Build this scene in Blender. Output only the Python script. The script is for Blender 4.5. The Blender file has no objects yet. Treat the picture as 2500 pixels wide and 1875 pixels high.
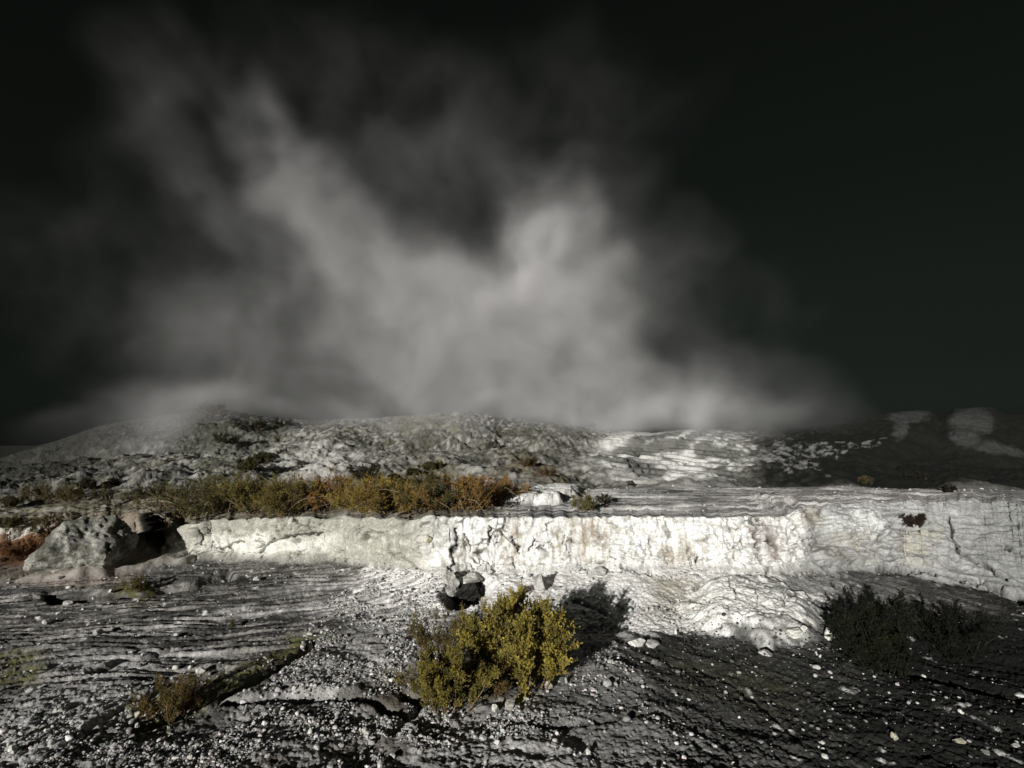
import bpy, math, random
import numpy as np
from mathutils import Vector

# ------------------------------------------------------------------ camera, sky, sun, exposure
S = bpy.context.scene
C = S.collection
F = 1250.0                      # focal length in pixels of a 2500 px wide picture (90 degrees across)
CAMZ = 3.0
HORIZON = 1080.0
TH = math.atan((HORIZON - 937.5) / F)
cam_data = bpy.data.cameras.new('camera')
cam_data.sensor_width = 36.0
cam_data.lens = 18.0
cam_data.clip_start = 0.05
cam_data.clip_end = 6000
cam = bpy.data.objects.new('camera', cam_data)
C.objects.link(cam)
cam.location = (0, 0, CAMZ)
cam.rotation_euler = (math.pi / 2 + TH, 0, 0)
S.camera = cam

SUN_EL = math.radians(11.8)
SUN_DIR = Vector((0.477 * math.cos(SUN_EL), 0.879 * math.cos(SUN_EL), -math.sin(SUN_EL))).normalized()   # the way light travels
world = bpy.data.worlds.new('World')
S.world = world
world.use_nodes = True
wn = world.node_tree
wn.nodes.clear()
sky = wn.nodes.new('ShaderNodeTexSky')
sky.sky_type = 'NISHITA'
sky.sun_disc = False
sky.sun_elevation = SUN_EL
sky.sun_rotation = math.atan2(-0.477, -0.879)
hsv = wn.nodes.new('ShaderNodeHueSaturation')
hsv.inputs['Saturation'].default_value = 0.0
tint = wn.nodes.new('ShaderNodeMix')
tint.data_type = 'RGBA'
tint.blend_type = 'MULTIPLY'
tint.inputs[0].default_value = 1.0
tint.inputs[7].default_value = (0.76, 1.0, 0.80, 1)
bg = wn.nodes.new('ShaderNodeBackground')
bg.inputs['Strength'].default_value = 0.0023
wo = wn.nodes.new('ShaderNodeOutputWorld')
wn.links.new(sky.outputs[0], hsv.inputs['Color'])
wn.links.new(hsv.outputs[0], tint.inputs[6])
wn.links.new(tint.outputs[2], bg.inputs['Color'])
wn.links.new(bg.outputs[0], wo.inputs['Surface'])

sd = bpy.data.lights.new('sun', 'SUN')
sd.energy = 5.0
sd.angle = math.radians(0.5)
sd.color = (1.0, 0.97, 0.92)
sun = bpy.data.objects.new('sun', sd)
C.objects.link(sun)
sun.rotation_euler = SUN_DIR.to_track_quat('-Z', 'Y').to_euler()
sun.location = (-10, -20, 12)

S.view_settings.view_transform = 'Standard'
S.view_settings.look = 'None'
S.view_settings.exposure = 0.0
S.view_settings.gamma = 1.0
S.cycles.max_bounces = 4
S.cycles.diffuse_bounces = 2
S.cycles.volume_bounces = 0
S.cycles.volume_max_steps = 256
S.cycles.volume_step_rate = 1.0

# ------------------------------------------------------------------ helpers: projection
CT, ST = math.cos(TH), math.sin(TH)

def project(X, Y, Z):
    d = Y * CT + (Z - CAMZ) * ST
    v = -Y * ST + (Z - CAMZ) * CT
    d = np.maximum(d, 0.05)
    return 1250 + F * X / d, 937.5 - F * v / d

def at(px, py, Y):
    """the point at distance Y in front of the viewpoint seen at (px, py) of the photograph"""
    a, b = (px - 1250) / F, (937.5 - py) / F
    dy = CT - b * ST
    dz = ST + b * CT
    k = Y / dy
    return np.array([a * k, Y, CAMZ + dz * k])

def slope_of(py):
    b = (937.5 - py) / F
    return (ST + b * CT) / (CT - b * ST)       # dz per metre of Y

# ------------------------------------------------------------------ helpers: noise
def _h(ix, iy, iz, seed):
    with np.errstate(over='ignore'):
        n = (ix.astype(np.int64) * 374761393 + iy.astype(np.int64) * 668265263
             + iz.astype(np.int64) * 2147483647 + seed * 974634777) & 0xFFFFFFFF
        n = n.astype(np.uint64)
        n = ((n ^ (n >> np.uint64(13))) * np.uint64(1274126177)) & np.uint64(0xFFFFFFFF)
        n = ((n ^ (n >> np.uint64(16))) * np.uint64(2246822519)) & np.uint64(0xFFFFFFFF)
        n = n ^ (n >> np.uint64(15))
    return n.astype(np.float64) / 4294967295.0

def vn2(x, y, seed=0):
    ix, iy = np.floor(x), np.floor(y)
    fx, fy = x - ix, y - iy
    ux, uy = fx * fx * fx * (fx * (fx * 6 - 15) + 10), fy * fy * fy * (fy * (fy * 6 - 15) + 10)
    z = np.zeros_like(ix)
    out = 0
    for dx in (0, 1):
        for dy in (0, 1):
            a = _h(ix + dx, iy + dy, z, seed) * 2 * math.pi
            g = (np.cos(a) * (fx - dx) + np.sin(a) * (fy - dy))
            out = out + g * (ux if dx else 1 - ux) * (uy if dy else 1 - uy)
    return out * 1.5

def fbm2(x, y, o=4, seed=0, gain=0.5):
    t, a, s = 0, 1, 0
    for i in range(o):
        t = t + a * vn2(x, y, seed + i * 17)
        s += a
        a *= gain
        x, y = 1.62 * x - 1.18 * y + 13.1, 1.18 * x + 1.62 * y + 7.7
    return t / s

def ridged(x, y, o=4, seed=0):
    t, a, s = 0, 1, 0
    for i in range(o):
        t = t + a * (1 - np.abs(vn2(x, y, seed + i * 31)) * 2)
        s += a
        a *= 0.5
        x, y = 1.62 * x - 1.18 * y + 3.1, 1.18 * x + 1.62 * y + 5.7
    return t / s

def worley(x, y, seed=0):
    ix, iy = np.floor(x), np.floor(y)
    f1 = np.full_like(x, 9.0)
    f2 = np.full_like(x, 9.0)
    z = np.zeros_like(ix)
    cid = np.zeros_like(x)
    for dx in (-1, 0, 1):
        for dy in (-1, 0, 1):
            cx, cy = ix + dx, iy + dy
            a, b = _h(cx, cy, z, seed), _h(cx, cy, z, seed + 5)
            d = (cx + a - x) ** 2 + (cy + b - y) ** 2
            m = d < f1
            f2 = np.where(m, f1, np.minimum(f2, d))
            cid = np.where(m, _h(cx, cy, z, seed + 9), cid)
            f1 = np.where(m, d, f1)
    return np.sqrt(f1), np.sqrt(f2), cid

def sst(a, b, x):
    t = np.clip((x - a) / (b - a), 0, 1)
    return t * t * (3 - 2 * t)

# ------------------------------------------------------------------ helpers: objects
def new_mesh(name, verts, faces, mat=None, smooth=True, cols=None, parent=None, link=True):
    """verts (n,3); faces (m,k) all of the same k"""
    verts = np.asarray(verts, np.float32)
    faces = np.asarray(faces, np.int32)
    k = faces.shape[1]
    me = bpy.data.meshes.new(name)
    me.vertices.add(len(verts))
    me.vertices.foreach_set('co', verts.ravel())
    me.loops.add(faces.size)
    me.loops.foreach_set('vertex_index', faces.ravel())
    me.polygons.add(len(faces))
    me.polygons.foreach_set('loop_start', np.arange(0, faces.size, k, dtype=np.int32))
    me.polygons.foreach_set('loop_total', np.full(len(faces), k, np.int32))
    me.update(calc_edges=True)
    me.polygons.foreach_set('use_smooth', np.full(len(faces), smooth, bool))
    if cols is not None:
        at_ = me.color_attributes.new('Col', 'FLOAT_COLOR', 'POINT')
        c4 = np.ones((len(verts), 4), np.float32)
        c4[:, :3] = cols
        at_.data.foreach_set('color', c4.ravel())
    if mat:
        me.materials.append(mat)
    o = bpy.data.objects.new(name, me)
    if link:
        C.objects.link(o)
    if parent:
        o.parent = parent
    return o

def tag(o, label=None, cat=None, group=None, kind=None):
    if label: o['label'] = label
    if cat: o['category'] = cat
    if group: o['group'] = group
    if kind: o['kind'] = kind
    return o

def nodes_of(m):
    m.use_nodes = True
    nt = m.node_tree
    return nt, nt.nodes['Principled BSDF']

def mat_attr(name, rough=0.9, bump=(), var=0.25, vscale=30.0, spec=0.2):
    """base colour from the Col attribute, varied by noise, with noise bumps (scale, distance, strength)"""
    m = bpy.data.materials.new(name)
    nt, b = nodes_of(m)
    b.inputs['Roughness'].default_value = rough
    b.inputs['Specular IOR Level'].default_value = spec
    a = nt.nodes.new('ShaderNodeAttribute'); a.attribute_name = 'Col'
    g = nt.nodes.new('ShaderNodeNewGeometry')
    n = nt.nodes.new('ShaderNodeTexNoise'); n.inputs['Scale'].default_value = vscale
    n.inputs['Detail'].default_value = 4; n.inputs['Roughness'].default_value = 0.7
    nt.links.new(g.outputs['Position'], n.inputs['Vector'])
    mr = nt.nodes.new('ShaderNodeMapRange')
    mr.inputs[1].default_value = 0.3; mr.inputs[2].default_value = 0.7
    mr.inputs[3].default_value = 1 - var; mr.inputs[4].default_value = 1 + var
    nt.links.new(n.outputs['Fac'], mr.inputs[0])
    mx = nt.nodes.new('ShaderNodeVectorMath'); mx.operation = 'SCALE'
    nt.links.new(a.outputs['Color'], mx.inputs[0]); nt.links.new(mr.outputs[0], mx.inputs['Scale'])
    nt.links.new(mx.outputs[0], b.inputs['Base Color'])
    prev = None
    for sc, dist, st in bump:
        nn = nt.nodes.new('ShaderNodeTexNoise'); nn.inputs['Scale'].default_value = sc
        nn.inputs['Detail'].default_value = 5; nn.inputs['Roughness'].default_value = 0.65
        nt.links.new(g.outputs['Position'], nn.inputs['Vector'])
        bp = nt.nodes.new('ShaderNodeBump'); bp.inputs['Strength'].default_value = st; bp.inputs['Distance'].default_value = dist
        nt.links.new(nn.outputs['Fac'], bp.inputs['Height'])
        if prev: nt.links.new(prev.outputs[0], bp.inputs['Normal'])
        prev = bp
    if prev: nt.links.new(prev.outputs[0], b.inputs['Normal'])
    return m

M_ground = mat_attr('silica ground', 0.92, [(11, 0.03, 0.8), (50, 0.012, 1.0)], 0.35, 22)
M_stone = mat_attr('stone', 0.9, [(40, 0.01, 0.7)], 0.2, 40)
M_rock = mat_attr('rock', 0.92, [(6, 0.05, 0.8), (26, 0.03, 1.0)], 0.6, 14)

def mat_leaf(name, trans=0.25):
    m = bpy.data.materials.new(name)
    nt, b = nodes_of(m)
    b.inputs['Roughness'].default_value = 0.7
    b.inputs['Specular IOR Level'].default_value = 0.2
    a = nt.nodes.new('ShaderNodeAttribute'); a.attribute_name = 'Col'
    nt.links.new(a.outputs['Color'], b.inputs['Base Color'])
    tr = nt.nodes.new('ShaderNodeBsdfTranslucent')
    nt.links.new(a.outputs['Color'], tr.inputs['Color'])
    ms = nt.nodes.new('ShaderNodeMixShader'); ms.inputs[0].default_value = trans
    nt.links.new(b.outputs[0], ms.inputs[1]); nt.links.new(tr.outputs[0], ms.inputs[2])
    nt.links.new(ms.outputs[0], nt.nodes['Material Output'].inputs['Surface'])
    return m
M_leaf = mat_leaf('leaf')
M_twig = mat_attr('twig', 0.85, [], 0.3, 30)

# ------------------------------------------------------------------ terrain lines: (px, y) where each runs in the photograph
def line(*pts):
    a = np.array(pts, float)
    return a[:, 0], a[:, 1]
L_foot = line((-1500, 1520), (-300, 1450), (0, 1425), (250, 1400), (430, 1375), (520, 1362), (800, 1368), (930, 1382), (1050, 1395), (1200, 1392), (1500, 1388), (1700, 1385), (1900, 1390), (2080, 1388), (2200, 1400), (2320, 1420), (2500, 1455), (2800, 1520), (4000, 1560))
Z_foot = line((-1500, .1), (0, .12), (450, .2), (850, .26), (1050, .5), (1700, .52), (2000, .42), (2250, .2), (2500, .1), (4000, .1))
L_top = line((-1500, 1300), (0, 1275), (250, 1262), (390, 1258), (440, 1290), (500, 1272), (620, 1264), (1000, 1262), (1300, 1260), (1700, 1260), (1905, 1262), (1950, 1234), (2100, 1229), (2300, 1222), (2400, 1218), (2500, 1232), (2700, 1260), (4000, 1300))
D_top = line((-1500, 3.5), (0, 3.2), (300, 3.0), (420, 1.5), (480, .45), (900, .35), (1300, .3), (1700, .35), (1900, .5), (2000, .8), (2300, 1.1), (2500, 1.2), (4000, 2.0))   # how far behind the foot the top edge stands
L_back = line((-1500, 1215), (0, 1205), (300, 1195), (500, 1185), (900, 1190), (1200, 1205), (1300, 1196), (1500, 1190), (1700, 1186), (1900, 1186), (2200, 1190), (2500, 1200), (4000, 1210))
D_back = line((-1500, 17), (400, 17), (1200, 15.5), (1600, 17), (2500, 18), (4000, 18))
L_m1 = line((-1500, 1170), (-200, 1158), (0, 1152), (300, 1120), (560, 1100), (700, 1100), (800, 1085), (950, 1105), (1080, 1104), (1180, 1103), (1330, 1110), (1440, 1114), (1530, 1118), (1600, 1125), (1800, 1130), (2000, 1135), (2200, 1140), (2500, 1150), (4000, 1160))
L_sky = line((-1500, 1120), (-400, 1140), (0, 1120), (150, 1072), (260, 1036), (400, 1016), (500, 1003), (560, 1001), (650, 1020), (760, 1028), (880, 1022), (1000, 1016), (1080, 1008), (1180, 1012), (1300, 1026), (1400, 1040), (1480, 1052), (1600, 1056), (1640, 1050), (1760, 1047), (1800, 1056), (1900, 1050), (2040, 1035), (2140, 1012), (2165, 1005), (2265, 1003), (2290, 1015), (2330, 997), (2420, 994), (2450, 1010), (2600, 1015), (4000, 1050))

# columns: one fan of vertical section planes, dense inside the view
uc = np.concatenate([np.linspace(-2.4, -1.08, 50)[:-1], np.linspace(-1.08, 1.08, 1180), np.linspace(1.08, 2.4, 50)[1:]])
NC = len(uc)

def solve(Lx, Dfun):
    """for each column find Y and z of a feature line"""
    px = 1250 + F * uc
    z = np.zeros(NC); Y = np.full(NC, 12.0)
    for _ in range(8):
        y = np.interp(px, *Lx)
        Y, z = Dfun(px, y)
        px, _y = project(uc * Y, Y, z)
    return Y, z

def d_foot(px, y):
    z = np.interp(px, *Z_foot)
    return (z - CAMZ) / slope_of(y), z
Yf, zf = solve(L_foot, d_foot)
Yt, zt = solve(L_top, lambda px, y: (Yf + np.interp(px, *D_top), CAMZ + slope_of(y) * (Yf + np.interp(px, *D_top))))
jit = fbm2(uc * 55, uc * 7 + 3, 4, 5)
Yf = Yf + fbm2(uc * 14, uc * 3, 2, 6) * .25
zt = zt + jit * .065 + np.where(uc > .6, fbm2(uc * 22, uc * 5, 4, 9) * .14, 0) + np.where(uc < -.12, fbm2(uc * 30, uc * 9, 3, 8) * .10, 0)
def fixed(D):
    return lambda px, y: (np.interp(px, *D), CAMZ + slope_of(y) * np.interp(px, *D))
Yb, zb = solve(L_back, fixed(D_back))
D_m1 = line((-1500, 26), (4000, 26))
Ym, zm = solve(L_m1, fixed(D_m1))
D_s = line((-1500, 40), (4000, 40))
Ys, zs = solve(L_sky, fixed(D_s))

rows_Y, rows_z, rows_zone = [], [], []
def seg(Y0, z0, Y1, z1, n, zone, mode='lin', ease=None, inv=False):
    for i in range(n):
        t = i / n
        if inv:
            Y = 1 / ((1 - t) / Y0 + t / Y1)
            tt = np.clip((Y - Y0) / (Y1 - Y0), 0, 1)
        else:
            Y = Y0 + (Y1 - Y0) * t; tt = t
        e = ease(tt) if ease else tt
        rows_Y.append(Y); rows_z.append(z0 + (z1 - z0) * e); rows_zone.append(np.full(NC, zone + t))
one = np.ones(NC)
seg(one * 1.2, -0.05 * one, one * 4.2, 0 * one, 25, 0, inv=True)
apron_start = np.clip(Yf - 1.9, 4.5, 8.6)
seg(one * 4.2, 0 * one, apron_start, 0 * one, 230, 1, inv=True)
seg(apron_start, 0 * one, Yf, zf, 130, 2, inv=True, ease=lambda t: t ** 1.25)
# the face: steep, slightly rounded at the foot and at the lip
for i in range(110):
    t = i / 110
    e = (t * t * (3 - 2 * t) * 0.35 + t * 0.65) ** 1.25
    rows_Y.append(Yf + (Yt - Yf) * (t ** 0.75)); rows_z.append(zf + (zt - zf) * e); rows_zone.append(np.full(NC, 3 + t))
seg(Yt, zt, Yb, zb, 90, 4, inv=True)
seg(Yb, zb, Ym, zm, 90, 5, ease=lambda t: t ** 0.8)
Yd, zd = Ym + 3.0, zm - 0.55
seg(Ym, zm, Yd, zd, 16, 6, ease=lambda t: t * t * (3 - 2 * t))
seg(Yd, zd, Ys, zs, 80, 7, ease=lambda t: 1 - (1 - t) ** 1.5)
seg(Ys, zs, Ys + 8, zs - 2.5, 16, 8, ease=lambda t: t * t)
seg(Ys + 8, zs - 2.5, one * 90, one * 1.0, 10, 9)
seg(one * 90, one * 1.0, one * 3500, one * -20.0, 12, 9, inv=True)
rows_Y.append(one * 3500); rows_z.append(one * -20.0); rows_zone.append(np.full(NC, 9.9))
Yg, Zg, ZN = np.array(rows_Y), np.array(rows_z), np.array(rows_zone)
NR = len(Yg)
Xg = Yg * uc[None, :]
P = np.stack([Xg, Yg, Zg], -1)
PX, PY = project(Xg, Yg, Zg)
PX = np.clip(PX, -3000, 6000); PY = np.clip(PY, 900, 6000)

def normals(P):
    du = np.zeros_like(P); dv = np.zeros_like(P)
    du[:, 1:-1] = P[:, 2:] - P[:, :-2]; du[:, 0] = P[:, 1] - P[:, 0]; du[:, -1] = P[:, -1] - P[:, -2]
    dv[1:-1] = P[2:] - P[:-2]; dv[0] = P[1] - P[0]; dv[-1] = P[-1] - P[-2]
    n = np.cross(du, dv)
    n /= np.maximum(np.linalg.norm(n, axis=-1, keepdims=True), 1e-9)
    return n
NRM = normals(P)

# -- a hand-laid map of patches and creases (positions read off the photograph, then fixed to the ground)
W1 = fbm2(Xg * 1.1, Yg * 1.1 + Zg * 2.0, 4, 3)
W2 = fbm2(Xg * 1.1 + 50, Yg * 1.1 + Zg * 2.0, 4, 4)
WX, WY = PX + W1 * 70, PY + W2 * 34
def patch(cx, cy, rx, ry, ang=0, soft=0.5, wx=WX, wy=WY):
    a = math.radians(ang); c, s = math.cos(a), math.sin(a)
    dx, dy = wx - cx, wy - cy
    r = np.sqrt(((dx * c + dy * s) / rx) ** 2 + ((-dx * s + dy * c) / ry) ** 2)
    return 1 - sst(1 - soft, 1 + soft, r)
WXs, WYs = PX + W1 * 16, PY + W2 * 9
Wc = fbm2(Xg * 7, Yg * 5 + Zg * 7, 3, 35)
WXc, WYc = PX + W1 * 14 + Wc * 13, PY + W2 * 8 + fbm2(Xg * 7 + 9, Yg * 5 + Zg * 7, 3, 36) * 11
def crease(pts, w):
    d = np.full(PX.shape, 1e9)
    for (x0, y0), (x1, y1) in zip(pts[:-1], pts[1:]):
        vx, vy = x1 - x0, y1 - y0
        t = np.clip(((WXc - x0) * vx + (WYc - y0) * vy) / (vx * vx + vy * vy), 0, 1)
        d = np.minimum(d, np.hypot(WXc - x0 - t * vx, WYc - y0 - t * vy))
    return np.exp(-(d / w) ** 2)

def zone(a, b, s=0.12):
    return sst(a - s, a + s, ZN) * (1 - sst(b - s, b + s, ZN))
w_fg = 1 - sst(2.95, 3.0, ZN)
w_wall = zone(2.99, 3.98, 0.03)
w_top = zone(4.0, 5.0, 0.08)
w_m = zone(5.02, 8.6, 0.12)
fade9 = 1 - sst(8.5, 9.3, ZN)

n_b = fbm2(Xg * 6, Yg * 6, 4, 82)
n_e = fbm2((Xg * .66 - Yg * .75) * 1.1, (Xg * .75 + Yg * .66) * 4.5, 5, 88)
def ragged(m, lo=.30, hi=.62):
    '''a patch whose border breaks up into crumbs and streaks'''
    return sst(lo, hi, m + .55 * n_b + .75 * n_e)
# patches
k_strat = np.clip(patch(420, 1510, 760, 130, -5, .35) + patch(0, 1560, 400, 150, 0, .4), 0, 1)   # layered beds at left
k_center = w_wall * sst(1010, 1110, WX) * (1 - sst(1900, 2000, WX))
k_right = w_wall * sst(1900, 2000, WX)
k_left = w_wall * (1 - sst(1010, 1110, WX))
k_apron = np.clip(patch(1330, 1435, 330, 48, 0, .5) + patch(1660, 1420, 330, 55, 3, .5) + patch(1150, 1400, 200, 26, 0, .4), 0, 1) * (1 - w_wall)
k_dome = patch(1860, 1495, 150, 62, 8, .35)
k_domec = .55 * patch(1860, 1495, 150, 66, 8, .6) + .45 * ragged(patch(1860, 1495, 160, 70, 8, .6))
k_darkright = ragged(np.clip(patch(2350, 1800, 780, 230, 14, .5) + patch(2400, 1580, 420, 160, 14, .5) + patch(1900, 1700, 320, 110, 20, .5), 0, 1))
k_green = np.clip(patch(620, 1630, 170, 30, -24, .5) + patch(40, 1625, 80, 30, -8, .4) + patch(420, 1720, 120, 50, -30, .5)
                  + patch(320, 1435, 60, 26, 20, .5) + patch(1780, 1660, 190, 60, 15, .5) * .2 + patch(760, 1590, 60, 14, 20, .5), 0, 1)

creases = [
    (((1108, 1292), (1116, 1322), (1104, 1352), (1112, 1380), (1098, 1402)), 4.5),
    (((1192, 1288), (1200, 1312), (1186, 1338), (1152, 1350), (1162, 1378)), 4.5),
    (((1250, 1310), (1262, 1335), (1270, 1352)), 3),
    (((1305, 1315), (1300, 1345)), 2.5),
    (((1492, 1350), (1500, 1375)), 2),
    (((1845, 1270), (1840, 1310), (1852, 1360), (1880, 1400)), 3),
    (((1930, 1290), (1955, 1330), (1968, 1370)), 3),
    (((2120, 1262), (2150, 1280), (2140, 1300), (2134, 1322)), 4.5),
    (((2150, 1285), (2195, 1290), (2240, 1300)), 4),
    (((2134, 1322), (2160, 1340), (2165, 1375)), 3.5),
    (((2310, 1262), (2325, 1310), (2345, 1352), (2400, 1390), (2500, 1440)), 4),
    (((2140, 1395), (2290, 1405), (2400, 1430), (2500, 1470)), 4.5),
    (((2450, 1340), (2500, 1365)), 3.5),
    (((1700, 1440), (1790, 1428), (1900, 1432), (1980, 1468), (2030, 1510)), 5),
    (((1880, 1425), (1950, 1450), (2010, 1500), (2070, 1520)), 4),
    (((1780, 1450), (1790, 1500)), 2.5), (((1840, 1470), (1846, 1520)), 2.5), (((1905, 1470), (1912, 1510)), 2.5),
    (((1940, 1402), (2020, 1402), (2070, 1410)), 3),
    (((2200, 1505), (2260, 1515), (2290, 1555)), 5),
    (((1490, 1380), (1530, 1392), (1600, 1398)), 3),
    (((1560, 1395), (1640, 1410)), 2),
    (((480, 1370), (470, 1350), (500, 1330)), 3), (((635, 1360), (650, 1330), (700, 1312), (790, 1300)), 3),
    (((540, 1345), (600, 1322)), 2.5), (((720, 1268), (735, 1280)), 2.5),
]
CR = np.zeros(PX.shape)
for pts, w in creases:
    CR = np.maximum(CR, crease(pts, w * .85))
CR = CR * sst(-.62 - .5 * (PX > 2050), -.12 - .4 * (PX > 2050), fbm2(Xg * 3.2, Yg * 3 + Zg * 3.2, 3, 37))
gullies = [
    (((330, 1780), (470, 1718), (600, 1668), (700, 1622), (765, 1575)), 8, .22),
    (((500, 1704), (640, 1704), (800, 1692), (900, 1705), (1010, 1740)), 7, .15),
    (((120, 1458), (200, 1450), (270, 1450), (330, 1442), (470, 1420), (560, 1398)), 9, .36),
    (((960, 1780), (1010, 1740), (1030, 1700), (985, 1690)), 9, .2),
    (((210, 1640), (300, 1610), (420, 1580)), 4, .08),
    (((200, 1800), (300, 1730), (420, 1660), (560, 1630)), 5, .10),
    (((1400, 1470), (1480, 1500)), 6, .05),
    (((1200, 1745), (1330, 1770), (1480, 1760), (1600, 1740)), 6, .03),
    (((1700, 1620), (1850, 1700), (1950, 1800)), 5, .03),
    (((1860, 1585), (1890, 1590)), 7, .14),
    (((2100, 1620), (2300, 1670), (2500, 1710)), 8, .1),
    (((850, 1875), (900, 1850)), 10, .12),
]
GU = np.zeros(PX.shape); GUM = np.zeros(PX.shape)
WXc, WYc = WXs, WYs
for pts, w, dep in gullies:
    g = crease(pts, w)
    GU = np.maximum(GU, g * dep); GUM = np.maximum(GUM, g)
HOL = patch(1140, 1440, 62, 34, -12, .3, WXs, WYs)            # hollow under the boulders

# -- relief
face_u = Xg; face_v = Zg
big = fbm2(Xg * 0.55, Yg * 0.55, 4, 11)
med = fbm2(Xg * 2.3, Yg * 2.3, 4, 12)
fine = fbm2(Xg * 9, Yg * 9, 3, 13)
disp = np.zeros(PX.shape)
# foreground ground
crust = ridged(Xg * 3.2 + med, Yg * 4.0, 4, 21)
disp += w_fg * (1 - .45 * k_strat) * (big * 0.12 + med * (0.045 - .02 * sst(1200, 1600, PX)) + fine * 0.018 + fbm2(Xg * 21, Yg * 21, 3, 14) * (.019 + .006 * sst(1300, 1700, PX)) + (crust - .5) * (0.024 - .012 * sst(1150, 1600, PX)))
# layered beds: steps that run across, rising to the right
ph = (Yg - 0.22 * Xg) * 1.9 + fbm2(Xg * 0.25, Yg * .8, 3, 22) * 1.2
def steps(p, sharp=0.75):
    f = p - np.floor(p)
    return np.floor(p) + sst(sharp, 1.0, f) - p
disp += w_fg * k_strat * (steps(ph * 2.0) * 0.05 + steps(ph * 5.1 + 0.6 * med, .6) * 0.035)
disp -= w_fg * GU
disp -= HOL * 0.55 * w_fg
# lobes of the pale dome at right
f1, f2, cid = worley(Xg * 4.6 + med * .5, Yg * 4.6 + Zg * 3, 31)
disp += w_fg * k_dome * .24 + w_fg * np.clip(k_dome + k_apron * .35, 0, 1) * ((1 - f1) ** 1 * 0.05)
rs = fbm2((Xg * .66 - Yg * .75) * 1.1, (Xg * .75 + Yg * .66) * 5.5, 5, 41)
disp += w_fg * sst(1300, 1700, PX) * rs * 0.032
# face
wl = fbm2(face_u * 0.8, face_v * 1.2 + 5, 3, 51)
w1, w2, wid = worley(face_u * 3.3 + wl * 1.2, face_v * 4.2 + fbm2(face_u * 3, face_v * 3, 2, 52), 53)
v1, v2, vid = worley(face_u * 8.5 + wl, face_v * 6.5 + wl * 2, 54)
pil = np.sqrt(np.clip(1 - w1 ** 2, 0, 1)); pil2 = np.sqrt(np.clip(1 - v1 ** 2, 0, 1))
flute = ridged(face_u * 5.5 + wl, face_v * 1.3, 4, 55)
wave = fbm2(face_u * 3.0 + face_v * 1.2, face_v * 13, 4, 56)
disp += w_wall * (wl * 0.24)
disp += k_left * (pil * 0.16 + pil2 * 0.03 + med * 0.03)
disp += k_center * (flute * 0.05 + pil * 0.06 + pil2 * 0.035) 
disp += k_right * (pil * 0.07 + wave * 0.10 + fbm2(face_u * 8 + Yg * 4, face_v * 10, 3, 59) * .04)
disp += k_center * sst(1350, 1550, WX) * (wave * 0.07 + fbm2(face_u * 9, face_v * 11, 3, 58) * .03)
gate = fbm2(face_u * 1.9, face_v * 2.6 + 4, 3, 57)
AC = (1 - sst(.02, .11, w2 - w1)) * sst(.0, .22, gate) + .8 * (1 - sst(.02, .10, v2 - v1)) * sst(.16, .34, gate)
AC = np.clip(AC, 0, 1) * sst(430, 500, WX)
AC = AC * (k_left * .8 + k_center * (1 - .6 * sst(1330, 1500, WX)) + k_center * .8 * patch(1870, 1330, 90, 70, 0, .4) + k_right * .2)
disp -= CR * (0.12 + .14 * sst(1950, 2100, WX)) + AC * .07
disp += k_right * (patch(2080, 1290, 80, 45, 0, .2, WXs, WYs) * .22 + patch(2240, 1345, 95, 42, 0, .2, WXs, WYs) * .16 + patch(2060, 1360, 75, 24, 0, .2, WXs, WYs) * .14 - patch(2200, 1275, 60, 18, 8, .3, WXs, WYs) * .18)
# terrace top: thin beds
disp += w_top * (fbm2(Xg * 0.6, Yg * 3.5, 4, 61) * 0.10 + steps((Yg + .05 * Xg) * 1.3 + fbm2(Xg * .3, Yg, 3, 62)) * 0.06 + fine * .012)
disp += w_top * patch(1330, 1213, 95, 14, -6, .4) * .22 + w_top * patch(1900, 1232, 45, 9, 12, .4) * .16
# mounds
mb = fbm2(Xg * 0.30, Yg * 0.30, 5, 71)
mr_ = ridged(Xg * 0.55, Yg * 0.5, 5, 72)
mf = fbm2(Xg * 2.0, Yg * 2.0, 4, 73)
k_out = patch(1640, 1110, 190, 72, 0, .3)                      # striped outcrop in the middle distance
rough_ = 1 - .75 * k_out
disp += w_m * (mb * 0.7 * (1 - sst(7.4, 8.0, ZN) * .85) + ((mr_ - .6) * 0.16 + mf * 0.12) * rough_ * (1 - .6 * sst(7.7, 8.0, ZN)) + fbm2(Xg * 5, Yg * 4, 3, 74) * .09 * rough_)
ph2 = Zg * 2.6 + Xg * .25 + mb * 2.5
disp += w_m * k_out * steps(ph2 * 1.6, .7) * 0.16
disp += w_m * patch(1155, 1070, 60, 24, 0, .4) * .4 + w_m * patch(1150, 1030, 50, 20, 20, .4) * .2
PD = P + NRM * (disp * fade9)[..., None]
PD[..., 1] += patch(386, 1300, 15, 58, 0, .25, WXs, WYs) * w_wall * 1.6

# -- colour of the ground, with some shade and dimming painted in
def col(*c): return np.array(c, float)
A = np.zeros(PX.shape + (3,)) + col(.25, .245, .235)
def lay(mask, c, k=1.0):
    global A
    m = np.clip(mask * k, 0, 1)[..., None]
    A = A * (1 - m) + np.asarray(c, float) * m
n_a = fbm2(Xg * 1.7, Yg * 1.7, 5, 81)
n_s = fbm2(Xg * 0.6, (Yg - .22 * Xg) * 6, 5, 83)
n_s2 = fbm2(Xg * 1.1, (Yg - .22 * Xg) * 17, 4, 84)
n_c = fbm2(Xg * 16, Yg * 16, 3, 85)
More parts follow.
